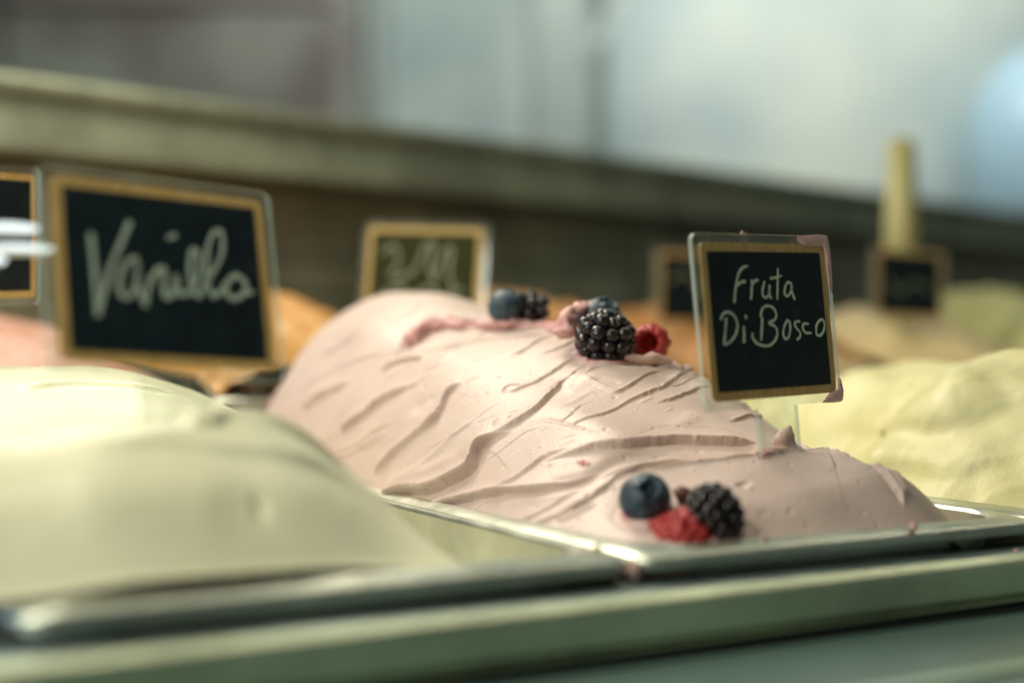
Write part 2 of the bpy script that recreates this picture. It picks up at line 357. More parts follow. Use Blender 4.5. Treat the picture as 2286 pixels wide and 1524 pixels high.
# front lobe edge, its upper crest, and the long folds that run across
B([(1370,1052),(1430,1046),(1484,1035),(1586,1031),(1640,1024),(1700,1019),(1790,1010),(1850,1006),(1905,1012),(1945,1025)], 'step', -0.0046, .006, .010, taper=(.3,.12))
B([(1383,1049),(1450,1040),(1520,1034),(1586,1031),(1700,1019),(1800,1008)], 'ridge', 0.0011, .0012, taper=(.3,.2))
hb.bake()
B([(1200,1030),(1250,1012),(1301,997),(1403,984),(1505,976),(1566,978),(1640,980),(1700,984)], 'step', 0.0021, .006, .0085, taper=(.35,.15))
B([(1180,1085),(1250,1072),(1301,1062),(1340,1040),(1380,1016),(1440,1004),(1520,1002)], 'ridge', -0.0018, .0028, taper=(.3,.4))
B([(1290,1062),(1370,1048),(1440,1032),(1520,1022),(1600,1022)], 'ridge', 0.0014, .0016, taper=(.3,.4))
hb.bake()
B([(905,1132),(946,1127),(1028,1107),(1109,1092),(1190,1088),(1272,1076),(1330,1058),(1380,1035)], 'step', 0.0026, .004, .006, taper=(.15,.3))
B([(842,1106),(897,1090),(958,1086),(1019,1058),(1052,1033),(1072,985),(1142,954)], 'step', 0.0042, .0065, .0075, taper=(.06,.2))
B([(850,1085),(905,1066),(960,1048),(1010,1020),(1045,985)], 'ridge', 0.0012, .003, taper=(.3,.3))
hb.bake()
B([(824,1058),(865,1013),(905,980),(950,945),(978,915),(990,880),(1005,862),(1032,844)], 'step', 0.0021, .0028, .0045, taper=(.12,.12))
B([(900,975),(935,950),(970,925),(1000,900)], 'ridge', 0.0006, .0009)
B([(755,958),(780,938),(808,919),(844,891),(881,872),(930,852)], 'step', 0.0022, .0030, .0045, taper=(.05,.25))
B([(672,908),(702,884),(743,864),(765,852),(787,842)], 'step', 0.0017, .0028, .0045, taper=(.05,.3))
B([(838,832),(860,814),(881,803),(905,797),(938,793)], 'step', 0.0014, .0025, .004, taper=(.25,.12))
B([(640,880),(700,845),(792,799),(850,784),(905,771)], 'step', 0.0005, .004, .004, taper=(.3,.3))
B([(900,792),(960,778),(1068,754),(1160,745),(1250,732)], 'step', 0.0007, .004, .005, taper=(.3,.2))
B([(726,772),(745,752),(765,738),(790,722)], 'ridge', -0.0008, .0018)
B([(1140,960),(1100,975),(1075,1000),(1062,1035)], 'ridge', -0.0008, .002)
B([(1175,925),(1220,930),(1301,952),(1383,966),(1430,958),(1464,944),(1545,946),(1668,962)], 'step', -0.0012, .003, .005, taper=(.2,.2))
B([(1085,972),(1150,935),(1200,900),(1240,860),(1262,835)], 'step', 0.0013, .006, .008, taper=(.25,.2))
B([(1231,1163),(1270,1146),(1300,1130),(1337,1116)], 'ridge', -0.0013, .0014)
B([(1170,1172),(1230,1150),(1290,1120),(1325,1105)], 'step', 0.0009, .003, .003)
B([(1110,1125),(1160,1112),(1230,1105),(1300,1098)], 'ridge', 0.0005, .002)
# flap in front of the berries
B([(1258,832),(1300,826),(1330,816),(1380,812),(1420,814),(1500,816),(1556,824)], 'step', -0.0013, .0022, .004, taper=(.15,.15))
B([(1258,830),(1300,825),(1330,815),(1380,811),(1420,813),(1500,815),(1556,823)], 'ridge', 0.0012, .0011, taper=(.2,.2))
B([(1300,832),(1340,852),(1375,866),(1405,856)], 'ridge', 0.0007, .0009)
B([(1315,840),(1350,842),(1390,850)], 'ridge', -0.0007, .0016)
# right flank folds
B([(1945,1022),(1985,1060),(2010,1100),(2020,1130)], 'step', 0.0016, .003, .004)
B([(1990,1045),(2015,1075),(2030,1110)], 'ridge', 0.0012, .002)
hb.bake()
for _ in range(84):
    x = R_.uniform(660, 1900); y = R_.uniform(740, 1160); ln = R_.uniform(70, 240); sl = (.75-.45*(x-660)/1200)*R_.uniform(.7, 1.2)
    if (y > 990 and x > 1480) or (950 < y < 1075 and x > 1120): continue
    B([(x, y), (x+ln*.35, y-ln*.35*sl*.8), (x+ln*.7, y-ln*.7*sl), (x+ln, y-ln*sl*.85)], R_.choice(['step', 'step', 'ridge']), R_.uniform(.00025, .0008)*(1 if y < 1010 or x < 1500 else .4), R_.uniform(.0012, .0035), R_.uniform(.002, .005), taper=(.2, .4))
hb.bake()
# small crescents, dents, flecks
for x, y, r, A in [(840,903,.0022,-.0007),(1146,862,.0020,-.0006),(1095,944,.0014,-.0005),(1308,1098,.0008,-.0009),(977,905,.0012,-.0009),
                   (1662,1076,.0014,-.0008),(1672,1084,.0010,.0004),(1052,1030,.0012,-.0006),(1700,1140,.0005,-.0008),(1130,1100,.0005,-.0007),
                   (1560,1000,.0009,-.0005),(930,900,.004,-.0010),(960,885,.003,-.0008)]:
    hb.dent(hb.pick([(x, y)])[0], r, A)
def crescent(x, y, rx, ry, a0, a1, A=-.0006, w_=.0006):
    pts = [(x+rx*math.cos(math.radians(a)), y-ry*math.sin(math.radians(a))) for a in np.linspace(a0, a1, 7)]
    B(pts, 'ridge', A, w_, taper=(.2, .3))
crescent(842, 905, 22, 13, 200, 20, -.0009); crescent(1146, 865, 24, 14, 210, 40, -.0008); crescent(1662, 1078, 16, 9, 190, 20, -.0008)
crescent(842, 905, 22, 13, -10, -150, .0003, .0005)
for _ in range(280):
    x = R_.uniform(640, 2000); y = R_.uniform(800, 1170)
    p = hb.pick([(x, y)])[0]; r = R_.uniform(.0003, .0008); hb.dent(p, r, R_.choice([-1, -1, .6])*r*0.75)
for _ in range(34):          # short drag marks of the spatula
    x = R_.uniform(700, 1600); y = R_.uniform(800, 1000); dx = R_.uniform(14, 50)
    B([(x, y), (x+dx*.5, y-dx*.22), (x+dx, y-dx*R_.uniform(.3, .6))], 'ridge', R_.choice([-1, 1])*R_.uniform(.00012, .00035), R_.uniform(.0004, .0011))
hb.bake()
# crumbly pink seam and scraps of fruit
for _ in range(1):
    B([(908,768),(926,744),(945,728),(967,718),(1000,716),(1028,720),(1070,722)], 'pink', 0.0034, .0050, taper=(.04,.3))
    B([(1028,720),(1068,722),(1109,722),(1150,720),(1200,716),(1256,716)], 'pink', 0.0026, .0042, taper=(.1,.05))
    B([(1250,745),(1262,722),(1275,700),(1290,690)], 'pink', 0.002, .003, taper=(.2,.05))
B([(588,905),(598,896),(606,888)], 'pink', 0.001, .0018)
B([(1285,1028),(1292,1024),(1302,1030),(1312,1036)], 'pink', 0.0010, .0012)
B([(1690,1018),(1715,1006),(1740,1004)], 'pink', 0.0008, .0016)
hb.bake()
hp = hb.place
c1 = hp(1440, 1112, .0078, .62); c2 = hp(1598, 1143, .0085, .62); c4 = hp(1352, 755, .0105, .62); c7 = hp(1127, 684, .0075, .70)
def collar(c, rx, A=.0013):
    d = np.linalg.norm(hb.P-np.array(c), axis=-1)+.0004*vnoise(hb.P*300, 31)
    hb.D += A*np.exp(-((d-rx*1.04)/.0011)**2)-.0005*np.exp(-((d-rx*1.3)/.002)**2)
    hb.pink = np.maximum(hb.pink, np.clip(.75*np.exp(-((d-rx)/.0016)**2)*(1+.8*vnoise(hb.P*260, 32)), 0, 1))
collar(c1, .0078*c1.y/.42); collar(c2, .0084*c2.y/.42); collar(c4, .0107*c4.y/.5); collar(c7, .0067*c7.y/.5)
hb.bake()
gel = empty('gelato_heap', st(.0825, .18, -.02), 'mauve pink berry gelato heaped in folds, topped with berries', 'gelato')
def child_world(o, par): o.parent = par; o.matrix_parent_inverse = par.matrix_basis.inverted()
def pinv(par):
    return Matrix.LocRotScale(par.location, par.rotation_quaternion if par.rotation_mode == 'QUATERNION' else par.rotation_euler.to_quaternion(), None).inverted()
def wchild(name, me, m, par):
    o = link(name, me, m, par); o.matrix_parent_inverse = pinv(par); return o
wchild('cream', hb.mesh('cream'), M['berry_gelato'], gel)
# small lump dragged up behind the sign stem, crumbs standing up beside the blueberry
def lump(name, path, radii, m, par, seed=0, amp=.25, nse=420, seg=18):
    """tapered lump along a path"""
    P = catmull(path, 5); r = np.interp(np.linspace(0, 1, len(P)), np.linspace(0, 1, len(radii)), radii); v = []; f = []
    tn = np.gradient(P, axis=0); tn /= np.linalg.norm(tn, axis=1, keepdims=True)
    for i in range(len(P)):
        a = np.cross(tn[i], [0.31, 0.9, 0.2]); a /= np.linalg.norm(a); b_ = np.cross(tn[i], a)
        for k in range(seg):
            th = 2*math.pi*k/seg; v.append(P[i]+r[i]*(math.cos(th)*a+math.sin(th)*b_))
    v = np.array(v); dn = fbm(v*nse, 3, seed)[:, None]
    cen = np.repeat(P, seg, axis=0); v = v+(v-cen)*dn*amp
    n = len(P)
    for i in range(n-1):
        for k in range(seg): f.append((i*seg+k, i*seg+(k+1) % seg, (i+1)*seg+(k+1) % seg, (i+1)*seg+k))
    f.append(tuple(range(seg))[::-1]); f.append(tuple((n-1)*seg+k for k in range(seg)))
    return wchild(name, pydata(name, v, f), m, par)
M['berry_plain'] = gelato_mat('berry_plain', (0.56, 0.36, 0.31), (0.62, 0.42, 0.36), pits=False)
M['berry_crumb'] = gelato_mat('berry_crumb', (0.66, 0.34, 0.33), (0.72, 0.44, 0.42), pits=False)
zc = lambda x, y, Y: np.array(at(x, y, Y))

# --- other heaps
def cheap_mesh(h, name, seed, amp=.003, fold=.004):
    S, T = h.S, h.T
    h.D += amp*fbm(np.stack([S*26+T*6, T*16-S*8, S*0+seed], -1), 3, seed)
    ph = (T*0.9-S*0.5)*70+1.8*fbm(np.stack([S*14, T*14, S*0+seed+5], -1), 2, seed)
    saw = (ph % 1.0); h.D += fold*(saw**2)*(1/(1+np.exp(-(0.97-saw)*60)))*(0.3+0.7*np.clip(vnoise(np.stack([S*20, T*9, S*0+seed], -1), seed+3)+.3, 0, 1))
    h.bake(); return h.mesh(name)
hv = Heap(C0-.167*U, ZV, 150, 320, smooth=5, smap=(1.13, -.021), tmap=(1.0, .0025))
hv.D += .0022*vnoise(np.stack([hv.S*24+hv.T*6, hv.T*16-hv.S*8, hv.S*0+1], -1), 2); hv.bake()
hv.jit = 0.0; hv.emin = .0010
hv.img([(250,935),(420,930),(520,925),(620,940),(720,975),(800,1040),(850,1140)], 'step', .003, .006, .008)
hv.img([(180,1010),(350,985),(500,1000),(640,1010),(760,1060),(820,1110)], 'step', .0016, .006, .008)
hv.bake()
hv.img([(0,990),(60,960),(110,940)], 'ridge', -.002, .005)
hv.img([(100,1110),(260,1085),(430,1090),(560,1120)], 'ridge', .0012, .012)
hv.img([(560,1130),(600,1126)], 'ridge', -.0012, .004)
hv.img([(20,870),(160,850),(330,862),(450,890)], 'step', .002, .006, .008)
hv.bake()
o = link('gelato_heap', hv.mesh('gelato_heap'), M['vanilla_gelato'])
tag(o, 'pale greenish cream gelato filling the front left pan, out of focus', 'gelato')
hl = Heap(C0+.167*U, ZL, 120, 260, smooth=3)
hl.jit = 0.0; hl.emin = .0025
hl.img([(1850,985),(1930,960),(2020,955),(2120,945),(2200,915),(2286,895)], 'step', .0038, .012, .012)
hl.img([(1990,860),(2060,875),(2140,865),(2230,830),(2286,820)], 'step', .0026, .009, .010)
hl.img([(1900,1060),(2000,1035),(2120,1050),(2286,1010)], 'step', .0038, .012, .014); hl.bake()
o = link('gelato_heap', cheap_mesh(hl, 'gelato_heap', 3, .0060, .0012), M['lime_gelato'])
tag(o, 'bright lime yellow gelato in wavy folds at the right edge', 'gelato')
def tab(h, skew=0., seed=0):
    rr = random.Random(seed); rows = []
    for ti, t in enumerate(TN):
        e = math.sin(math.pi*min(1, (t+.02)/.40))**.7
        rows.append([h*e*max(-.6, (1-abs((s-.0825-skew)/.083)**2.6))*(1+rr.uniform(-.1, .1))-.006 for s in SN])
    return np.array(rows)
TIER = .030
row2 = [(-2, 'rose_gelato', .062, 0, 'dusty rose gelato far left behind the cream gelato'),
        (-1, 'rose_gelato', .044, .0, 'brownish pink gelato low behind the large left chalkboard sign'),
        (0, 'orange_gelato', .060, -.012, 'bright orange gelato between the large left sign and the berry gelato'),
        (1, 'caramel_gelato', .068, 0, 'brown orange gelato peeking up just right of the farthest berries'),
        (2, 'caramel_gelato', .064, .01, 'brown orange gelato between the middle raspberry and the sharp sign'),
        (3, 'cream_gelato', .060, 0, 'beige cream gelato behind the lime yellow gelato'),
        (4, 'pistachio_gelato', .078, 0, 'yellow green gelato in the far right back corner')]
for c, mname, h, sk, lab in row2:
    hh = Heap(C0+.167*c*U+.374*V, tab(h, sk, c+5), 70, 150, zoff=TIER, smooth=2)
    o = link('gelato_heap', cheap_mesh(hh, 'gelato_heap', c+20, .004, .004), M[mname]); tag(o, lab, 'gelato')

# ------------------------------------------------------------------ steel pans
def rrect(hw, hh, r, n=8):
    out = []
    for cx_, cy_, a0 in ((hw-r, hh-r, 0), (-hw+r, hh-r, 90), (-hw+r, -hh+r, 180), (hw-r, -hh+r, 270)):
        for k in range(n+1):
            a = math.radians(a0+90*k/n); out.append((cx_+r*math.cos(a), cy_+r*math.sin(a)))
    return out
def loft(loops):
    v = []; f = []; n = len(loops[0])
    for lp in loops: v += lp
    for i in range(len(loops)-1):
        for k in range(n): f.append((i*n+k, i*n+(k+1) % n, (i+1)*n+(k+1) % n, (i+1)*n+k))
    return v, f, n
def pan_loops(prof, rb):
    hw, hh = .0825, .180; L_ = []
    for off, z, dr in prof:
        r = max(.004, rb+dr); L_.append([(x, y, z) for x, y in rrect(hw-off, hh-off, r)])
    return L_
rim_prof = [(.0011, -.0034, 0), (.0003, -.0034, 0), (0, -.0030, 0), (0, -.0010, 0), (.0004, -.0002, 0), (.0014, .0004, 0), (.0060, .0022, .006), (.0073, .0020, .010), (.0080, .0006, .012)]
wall_prof = [(.0080, .0006, .012), (.0086, -.008, .012), (.0110, -.060, .012), (.016, -.088, .010), (.022, -.090, .006)]
v, f, n = loft(pan_loops(rim_prof, .010)); rim_me = pydata('rim', v, f); rim_me.materials.append(M['pan_steel'])
v, f, n = loft(pan_loops(wall_prof, .010)); f.append(tuple(range((len(wall_prof)-1)*n, len(wall_prof)*n))); wall_me = pydata('basin', v, f); wall_me.materials.append(M['pan_steel'])
pans = [(0, 0, 'steel pan holding the mauve berry gelato in the middle'), (-1, 0, 'steel pan at front left under the pale cream gelato'),
        (1, 0, 'steel pan at the right edge under the lime yellow gelato')]
pans += [(c, 1, l) for c, l in ((-2, 'steel pan of dusty rose gelato in the back row'), (-1, 'back row steel pan behind the large left chalkboard sign'),
        (0, 'back row steel pan under the orange gelato'), (1, 'back row steel pan behind the middle berries'),
        (2, 'back row steel pan just left of the sharp sign, under brown orange gelato'), (3, 'back row steel pan under the beige cream gelato'), (4, 'back row steel pan under the yellow green gelato'))]
for c, r, lab in pans:
    p = st(.0825+.167*c, .18+.374*r, TIER*r)
    root = empty('steel_pan', p, lab, 'pan', 'steel pans in the display case', Quaternion((0, 0, 1), AL))
    link('basin', wall_me, None, root); link('rim', rim_me, None, root)

# ------------------------------------------------------------------ counter, rail, front panel, deck, back wall
cnt = empty('counter', st(.1, -.02, -.03), 'steel counter edge with rail running below the pans', 'counter')
pi_ = pinv(cnt)
def cpart(name, prof, m, s0=-.9, s1=1.2, bevel=.0006):
    o = prism_st(name, prof, s0, s1, m, None, bevel); o.parent = cnt; o.matrix_parent_inverse = pi_; return o
cpart('ledge', [(-.0128, -.0070), (.0065, -.0070), (.0065, -.012), (-.0128, -.012)], M['ledge_steel'], bevel=0)
cpart('rail', [(-.0130, -.0062), (-.0164, -.0081), (-.0170, -.0093), (-.0170, -.0178), (-.0158, -.0190), (-.0130, -.0190)], M['rail_steel'], bevel=.0005)
cpart('rail_lip', [(-.0160, -.0193), (-.0172, -.0197), (-.0172, -.0203), (-.0130, -.0203), (-.0130, -.0193)], M['rail_steel'], bevel=.0002)
cpart('gap_strip', [(-.0208, -.0228), (.004, -.0228), (.004, -.0206), (-.0128, -.0206), (-.0128, -.0218), (-.0208, -.0218)], M['gap_dark'], bevel=0)  # near-black strip laid in for the dark gap below the rail
cpart('front_panel', [(-.0212, -.0226), (-.26, -.0262), (-.26, -.032), (-.0212, -.032)], M['front_panel'], bevel=.0006)
cpart('panel_trim', [(-.0680, -.0222), (-.0735, -.0223), (-.0735, -.0228), (-.0680, -.0227)], M['panel_trim'], bevel=.0001)
deck = prism_st('deck', [(.365, -.10), (.365, .020), (.371, .020), (.371, -.060), (.75, -.060), (.75, -.10)], -1.0, 1.3, M['dark_deck'], bevel=0)
tag(deck, kind='structure')
floor_ = prism_st('case_floor', [(-.009, -.098), (.363, -.098), (.363, -.104), (-.009, -.104)], -1.0, 1.3, M['dark_deck'], bevel=0); tag(floor_, kind='structure')
# back wall of the case (turned 45 degrees to the camera) with its shelf
BE = math.radians(45)
def bw(a, b, z):   # a along the wall, b towards the camera
    return Vector((-.36+a*math.cos(BE)+b*math.sin(BE), 1.08+a*math.sin(BE)-b*math.cos(BE), z))
wl = prism_st('case_back_wall', [(0, -.10), (0, .190), (-.012, .190), (-.012, -.10)], -.6, 2.6, M['wall_steel'], bevel=0, frame=bw)
tag(wl, kind='structure')
shelf = empty('back_shelf', bw(.5, 0, .2), 'olive steel shelf edge running across the back wall of the case', 'shelf'); ip = pinv(shelf)
def spart(name, prof, m, a0=-.6, a1=2.6, bevel=.001):
    o = prism_st(name, prof, a0, a1, m, None, bevel, frame=bw); o.parent = shelf; o.matrix_parent_inverse = ip; return o
spart('shelf_edge', [(.086, .187), (.088, .190), (.080, .2285), (.074, .229), (.074, .187)], M['shelf_steel'], bevel=.002)
spart('shelf_top', [(.0735, .229), (.086, .2295), (.086, .239), (.078, .244), (-.012, .244), (-.012, .233), (.0735, .233)], M['shelf_steel'], bevel=.003)
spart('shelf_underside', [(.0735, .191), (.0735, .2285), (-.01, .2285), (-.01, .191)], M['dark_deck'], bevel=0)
for k, zz in enumerate((.170, .128, .100)):
    wb = spart('wall_bead', [(.0005, zz), (.005, zz+.001), (.005, zz+.005), (.0005, zz+.006)], M['shelf_steel'] if k == 1 else M['wall_steel'], bevel=.0006)

# ------------------------------------------------------------------ signs
def homog(src, dst):
    A = []; bb = []
    for (x, y), (u_, v_) in zip(src, dst):
        A += [[x, y, 1, 0, 0, 0, -u_*x, -u_*y], [0, 0, 0, x, y, 1, -v_*x, -v_*y]]; bb += [u_, v_]
    h = np.linalg.solve(np.array(A), np.array(bb)); return lambda p: ((h[0]*p[0]+h[1]*p[1]+h[2])/(h[6]*p[0]+h[7]*p[1]+1), (h[3]*p[0]+h[4]*p[1]+h[5])/(h[6]*p[0]+h[7]*p[1]+1))
SW, SH, TH = .0695, .058, .0016
def rr_outline(w_, h_, r, n=5): return rrect(w_/2, h_/2, r, n)
def slab(name, outline, y0, y1, mf, me_, parent, bevel=0):
    bm = bmesh.new(); a = [bm.verts.new((x, y0, z)) for x, z in outline]; b_ = [bm.verts.new((x, y1, z)) for x, z in outline]
    n = len(outline); f1 = bm.faces.new(a); f2 = bm.faces.new(b_[::-1]); sides = [bm.faces.new((a[i], b_[i], b_[(i+1) % n], a[(i+1) % n])) for i in range(n)]
    bmesh.ops.recalc_face_normals(bm, faces=bm.faces)
    for s_ in sides: s_.material_index = 1 if me_ else 0
    me = bmmesh(name, bm); me.materials.append(mf)
    if me_: me.materials.append(me_)
    return link(name, me, None, parent)
def ink(name, strokes, width, y, m, parent, hom):
    """pen strokes as thin raised ribbons"""
    v = []; f = []; rr = random.Random(3)
    for si, s_ in enumerate(strokes):
        P = catmull([hom(p) for p in s_], 6); n = len(P)
        tn = np.gradient(P, axis=0); tn /= np.linalg.norm(tn, axis=1, keepdims=True)+1e-12; nn = np.stack([-tn[:, 1], tn[:, 0]], 1)
        # round caps
        P = np.vstack([P[0]-tn[0]*width*.42, P[0]-tn[0]*width*.3, P, P[-1]+tn[-1]*width*.3, P[-1]+tn[-1]*width*.42]); nn = np.vstack([nn[0], nn[0], nn, nn[-1], nn[-1]])
        ww = np.full(len(P), width/2); ww[0] = ww[-1] = width*.2; ww[1] = ww[-2] = width*.4
        ww = ww*(1+.13*np.sin(np.arange(len(P))*.35+si)+.10*np.sin(np.arange(len(P))*.93+2*si))*(.9+.2*rr.random())
        b0 = len(v); lift = y-.00005*(si % 3)
        for i in range(len(P)):
            for k, (o_, d_) in enumerate(((-1, 0), (-.8, .00008), (.8, .00008), (1, 0))):
                q_ = P[i]+nn[i]*ww[i]*o_; v.append((q_[0], lift-d_, q_[1]))
        for i in range(len(P)-1):
            for k in range(3): a = b0+i*4+k; f.append((a, a+1, a+5, a+4))
    return link(name, pydata(name, v, f, False), m, parent)
def sign(label, loc, yaw, tilt, roll, strokes=None, corners=None, ww=.0009, scale=1.0, panel='slate', inkm='marker', stem_len=.034, word='lettering', wood='bamboo'):
    rot = (Matrix.Rotation(yaw, 4, 'Z') @ Matrix.Rotation(tilt, 4, 'X') @ Matrix.Rotation(roll, 4, 'Y')).to_quaternion()
    root = empty('flavour_sign', loc, label, 'sign', 'chalkboard flavour signs', rot); root.scale = (scale,)*3
    w_, h_ = SW, SH; s0, s1 = -.14*w_, .15*w_
    o_ = [p for p in rr_outline(w_, h_, .003)]
    # rounded plate with a stem: insert the stem between the two bottom corners
    k = max(i for i, p in enumerate(o_) if p[0] < 0 and p[1] < 0)
    o_ = o_[:k+1]+[(s0, -h_/2), (s0, -h_/2-stem_len), (s1, -h_/2-stem_len), (s1, -h_/2)]+o_[k+1:]
    slab('clear_plate', o_, 0, TH, M['clear'], M['edge'], root)
    mg = .0031
    slab('wood_frame', rr_outline(w_-2*mg, h_-2*mg, .0022), -.0004, -.0001, M[wood], None, root)
    pw, ph = w_-2*.0060, h_-2*.0061
    slab('chalkboard', rr_outline(pw, ph, .0005, 2), -.0006, -.00042, M[panel], None, root)
    if strokes:
        hm = homog(corners, [(-pw/2, ph/2), (pw/2, ph/2), (pw/2, -ph/2), (-pw/2, -ph/2)])
        ink(word, strokes, ww, -.00062, M[inkm], root, hm)
    return root
fruta = [[(320,472),(328,400),(345,320),(360,285),(385,262),(405,258)], [(338,372),(355,360),(370,352),(388,350)],
 [(430,345),(432,380),(424,455)], [(428,395),(440,360),(455,344),(470,342)],
 [(512,352),(500,400),(502,435),(520,447),(540,430),(545,395),(543,370),(545,430),(552,450)],
 [(597,275),(595,360),(592,455)], [(552,330),(585,325),(617,315)],
 [(682,362),(660,355),(643,385),(640,420),(655,438),(672,425),(685,395),(684,365),(688,410),(703,455)],
 [(262,580),(255,650),(243,735)], [(230,580),(245,548),(280,538),(315,560),(335,610),(325,670),(290,720),(258,740),(245,735)],
 [(375,632),(376,680),(374,725)], [(386,560),(390,574)],
 [(495,572),(492,640),(487,710)], [(485,560),(495,520),(525,498),(565,510),(585,550),(575,585),(540,605),(575,625),(592,660),(580,710),(545,745),(505,750),(460,735),(432,700),(430,675)],
 [(655,588),(635,630),(630,680),(645,705),(665,690),(675,640),(670,600),(655,588)],
 [(735,595),(715,595),(705,615),(720,640),(740,665),(738,695),(722,710)],
 [(790,610),(765,610),(757,635),(775,665),(808,668)],
 [(880,580),(855,600),(843,640),(850,680),(875,680),(895,645),(895,600),(880,580)]]
kf = .058/.055
def sc_at(p, k): # slide along the sight line so that the larger real size keeps its place
    return Vector((p[0]*k, p[1]*k, CAMH+(p[2]-CAMH)*k))
sf = sign('sharp chalkboard sign reading Fruta Di Bosco stuck in the berry gelato', sc_at((.0821, .4564, .0668), kf), .6881, -.0907, -.0283,
     fruta, [(155,170),(860,177),(950,1000),(200,1057)], .00095)
vanilla = [[(368,445),(385,600),(400,775)], [(400,775),(450,590),(500,470),(530,395)],
 [(560,545),(520,560),(490,630),(500,700),(540,700),(565,640),(565,560),(570,660),(600,740)],
 [(600,740),(620,650),(650,600),(680,590),(680,650),(690,710),(720,690),(735,620),(740,690),(770,700)], [(700,458),(725,450)],
 [(770,700),(800,680),(830,600),(825,520),(800,520),(790,600),(800,680),(830,710)],
 [(830,710),(870,640),(930,540),(935,450),(910,430),(880,470),(865,560),(870,650),(890,710)],
 [(890,710),(930,690),(950,660),(990,625),(1030,645),(1035,690),(1000,720),(960,710),(950,670)], [(1035,650),(1042,698),(1065,695)]]
sign('large blurred chalkboard sign reading Vanilla in the pale cream gelato', sc_at((-.0905, .3756, .0773), kf), .6889, -.2745, .0559,
     vanilla, [(240,235),(1075,335),(1130,985),(290,920)], .0015, inkm='marker_shaded')
scrib = [[(1640,520),(1680,500),(1700,540),(1670,590)], [(1690,600),(1760,570),(1800,500),(1830,490),(1820,560),(1840,600)], [(1840,600),(1870,520),(1900,500),(1895,570),(1910,620)],
         [(1640,650),(1700,620),(1760,650),(1820,620),(1880,650),(1940,620)]]
M['bamboo_pale'] = mat('bamboo_pale', (0.52, 0.34, 0.09), 0.5)
sign('blurred sign with olive panel and pale scribble behind the berry gelato', sc_at((-.0442, .7097, .0915), 1.13), -.2665, -.099, .039, scrib,
     [(1600,460),(2000,455),(1990,720),(1590,720)], .0024, scale=1.13/kf, panel='olive_slate', inkm='marker_dim', stem_len=.045, wood='bamboo_pale')
sign('small dim sign half hidden behind the Fruta Di Bosco sign', sc_at((.1277, .9977, .0957), 1.0), .4614, -.0046, .02,
     [[(-.8,.2),(-.3,.5),(.1,0),(.7,.3)]], [(-1,1),(1,1),(1,-1),(-1,-1)], .003, scale=1/kf, stem_len=.035, inkm='marker_dim')
sign('dim sign in front of the pale yellow stick at the back right', sc_at((.2918, 1.0529, .1005), 1.0), .4056, -.024, .0362,
     [[(-.7,.1),(-.3,-.3),(.1,.1),(.7,-.2)]], [(-1,1),(1,1),(1,-1),(-1,-1)], .003, scale=1/kf, stem_len=.035, inkm='marker_dim')
sign('sign with orange wood frame cut off by the left edge', sc_at((-.2072, .5507, .1007), 1.0), 1.0352, .0486, -.0423, scale=1/kf, stem_len=.05)

# smears of gelato left on the sharp sign (same thing: they move with it)
def smear(name, pts, th, seed):
    bm = bmesh.new(); P = catmull(list(pts)+[pts[0]], 4)[:-1]
    c = P.mean(0); a = [bm.verts.new((p[0], -.0002-.00005*(i % 2), p[1])) for i, p in enumerate(P)]
    b_ = [bm.verts.new((c[0]+(p[0]-c[0])*.72, -.0002-th*(1+.35*math.sin(i*1.7+seed)), c[1]+(p[1]-c[1])*.72)) for i, p in enumerate(P)]
    n = len(P)
    for i in range(n): bm.faces.new((a[i], a[(i+1) % n], b_[(i+1) % n], b_[i]))
    bm.faces.new(b_); bmesh.ops.recalc_face_normals(bm, faces=bm.faces)
    bmesh.ops.triangulate(bm, faces=[f_ for f_ in bm.faces if len(f_.verts) > 4])
    return link(name, bmmesh(name, bm, True), M['smear'], sf)
M['smear'] = mat('gelato_smear', (0.80, 0.50, 0.48), 0.5)
hx, hz = SW/2, SH/2
smear('gelato_smear', [(hx-.017, hz-.0002), (hx-.016, hz-.0026), (hx-.008, hz-.0028), (hx-.0028, hz-.0042), (hx-.0026, hz-.013), (hx-.0012, hz-.020), (hx+.0002, hz-.0165), (hx+.0003, hz-.002), (hx-.003, hz+.0004)], .0006, 1)
smear('gelato_smear', [(hx-.0115, -hz-.0001), (hx-.007, -hz+.003), (hx-.0027, -hz+.0042), (hx-.0018, -hz+.0078), (hx+.0003, -hz+.007), (hx+.0003, -hz+.0005), (hx-.004, -hz-.0004)], .0009, 2)
smear('gelato_smear', [(-.0115, hz), (-.0105, hz+.0009), (-.0095, hz+.0004), (-.0080, hz+.0001), (-.0090, hz-.0004), (-.0110, hz-.0005)], .0004, 3)

# ------------------------------------------------------------------ berries
mb = M['blackberry'] = mat('blackberry_skin', (0.010, 0.006, 0.010), 0.13, 0.0, Coat_Weight=0.2, Coat_Roughness=0.08)
b = mb.node_tree.nodes['Principled BSDF']; v = coords(mb); b.inputs['Specular IOR Level'].default_value = .4; n = noise(mb, v, 300, 2)
rp = ramp(mb, n, [(0.4, (0.006, 0.006, 0.008)), (0.7, (0.020, 0.007, 0.010))]); L(mb, rp.outputs[0], b.inputs['Base Color'])
M['hair'] = mat('dry_hair', (0.55, 0.38, 0.12), 0.5)
mr_ = M['raspberry'] = mat('raspberry_skin', (0.60, 0.03, 0.035), 0.42, 0.0, Subsurface_Weight=0.25, Subsurface_Scale=0.002)
b = mr_.node_tree.nodes['Principled BSDF']; b.inputs['Subsurface Radius'].default_value = (1, .2, .15)
v = coords(mr_); n = noise(mr_, v, 500, 4); rp = ramp(mr_, n, [(0.3, (0.30, 0.008, 0.014)), (0.7, (0.52, 0.045, 0.04))]); L(mr_, rp.outputs[0], b.inputs['Base Color'])
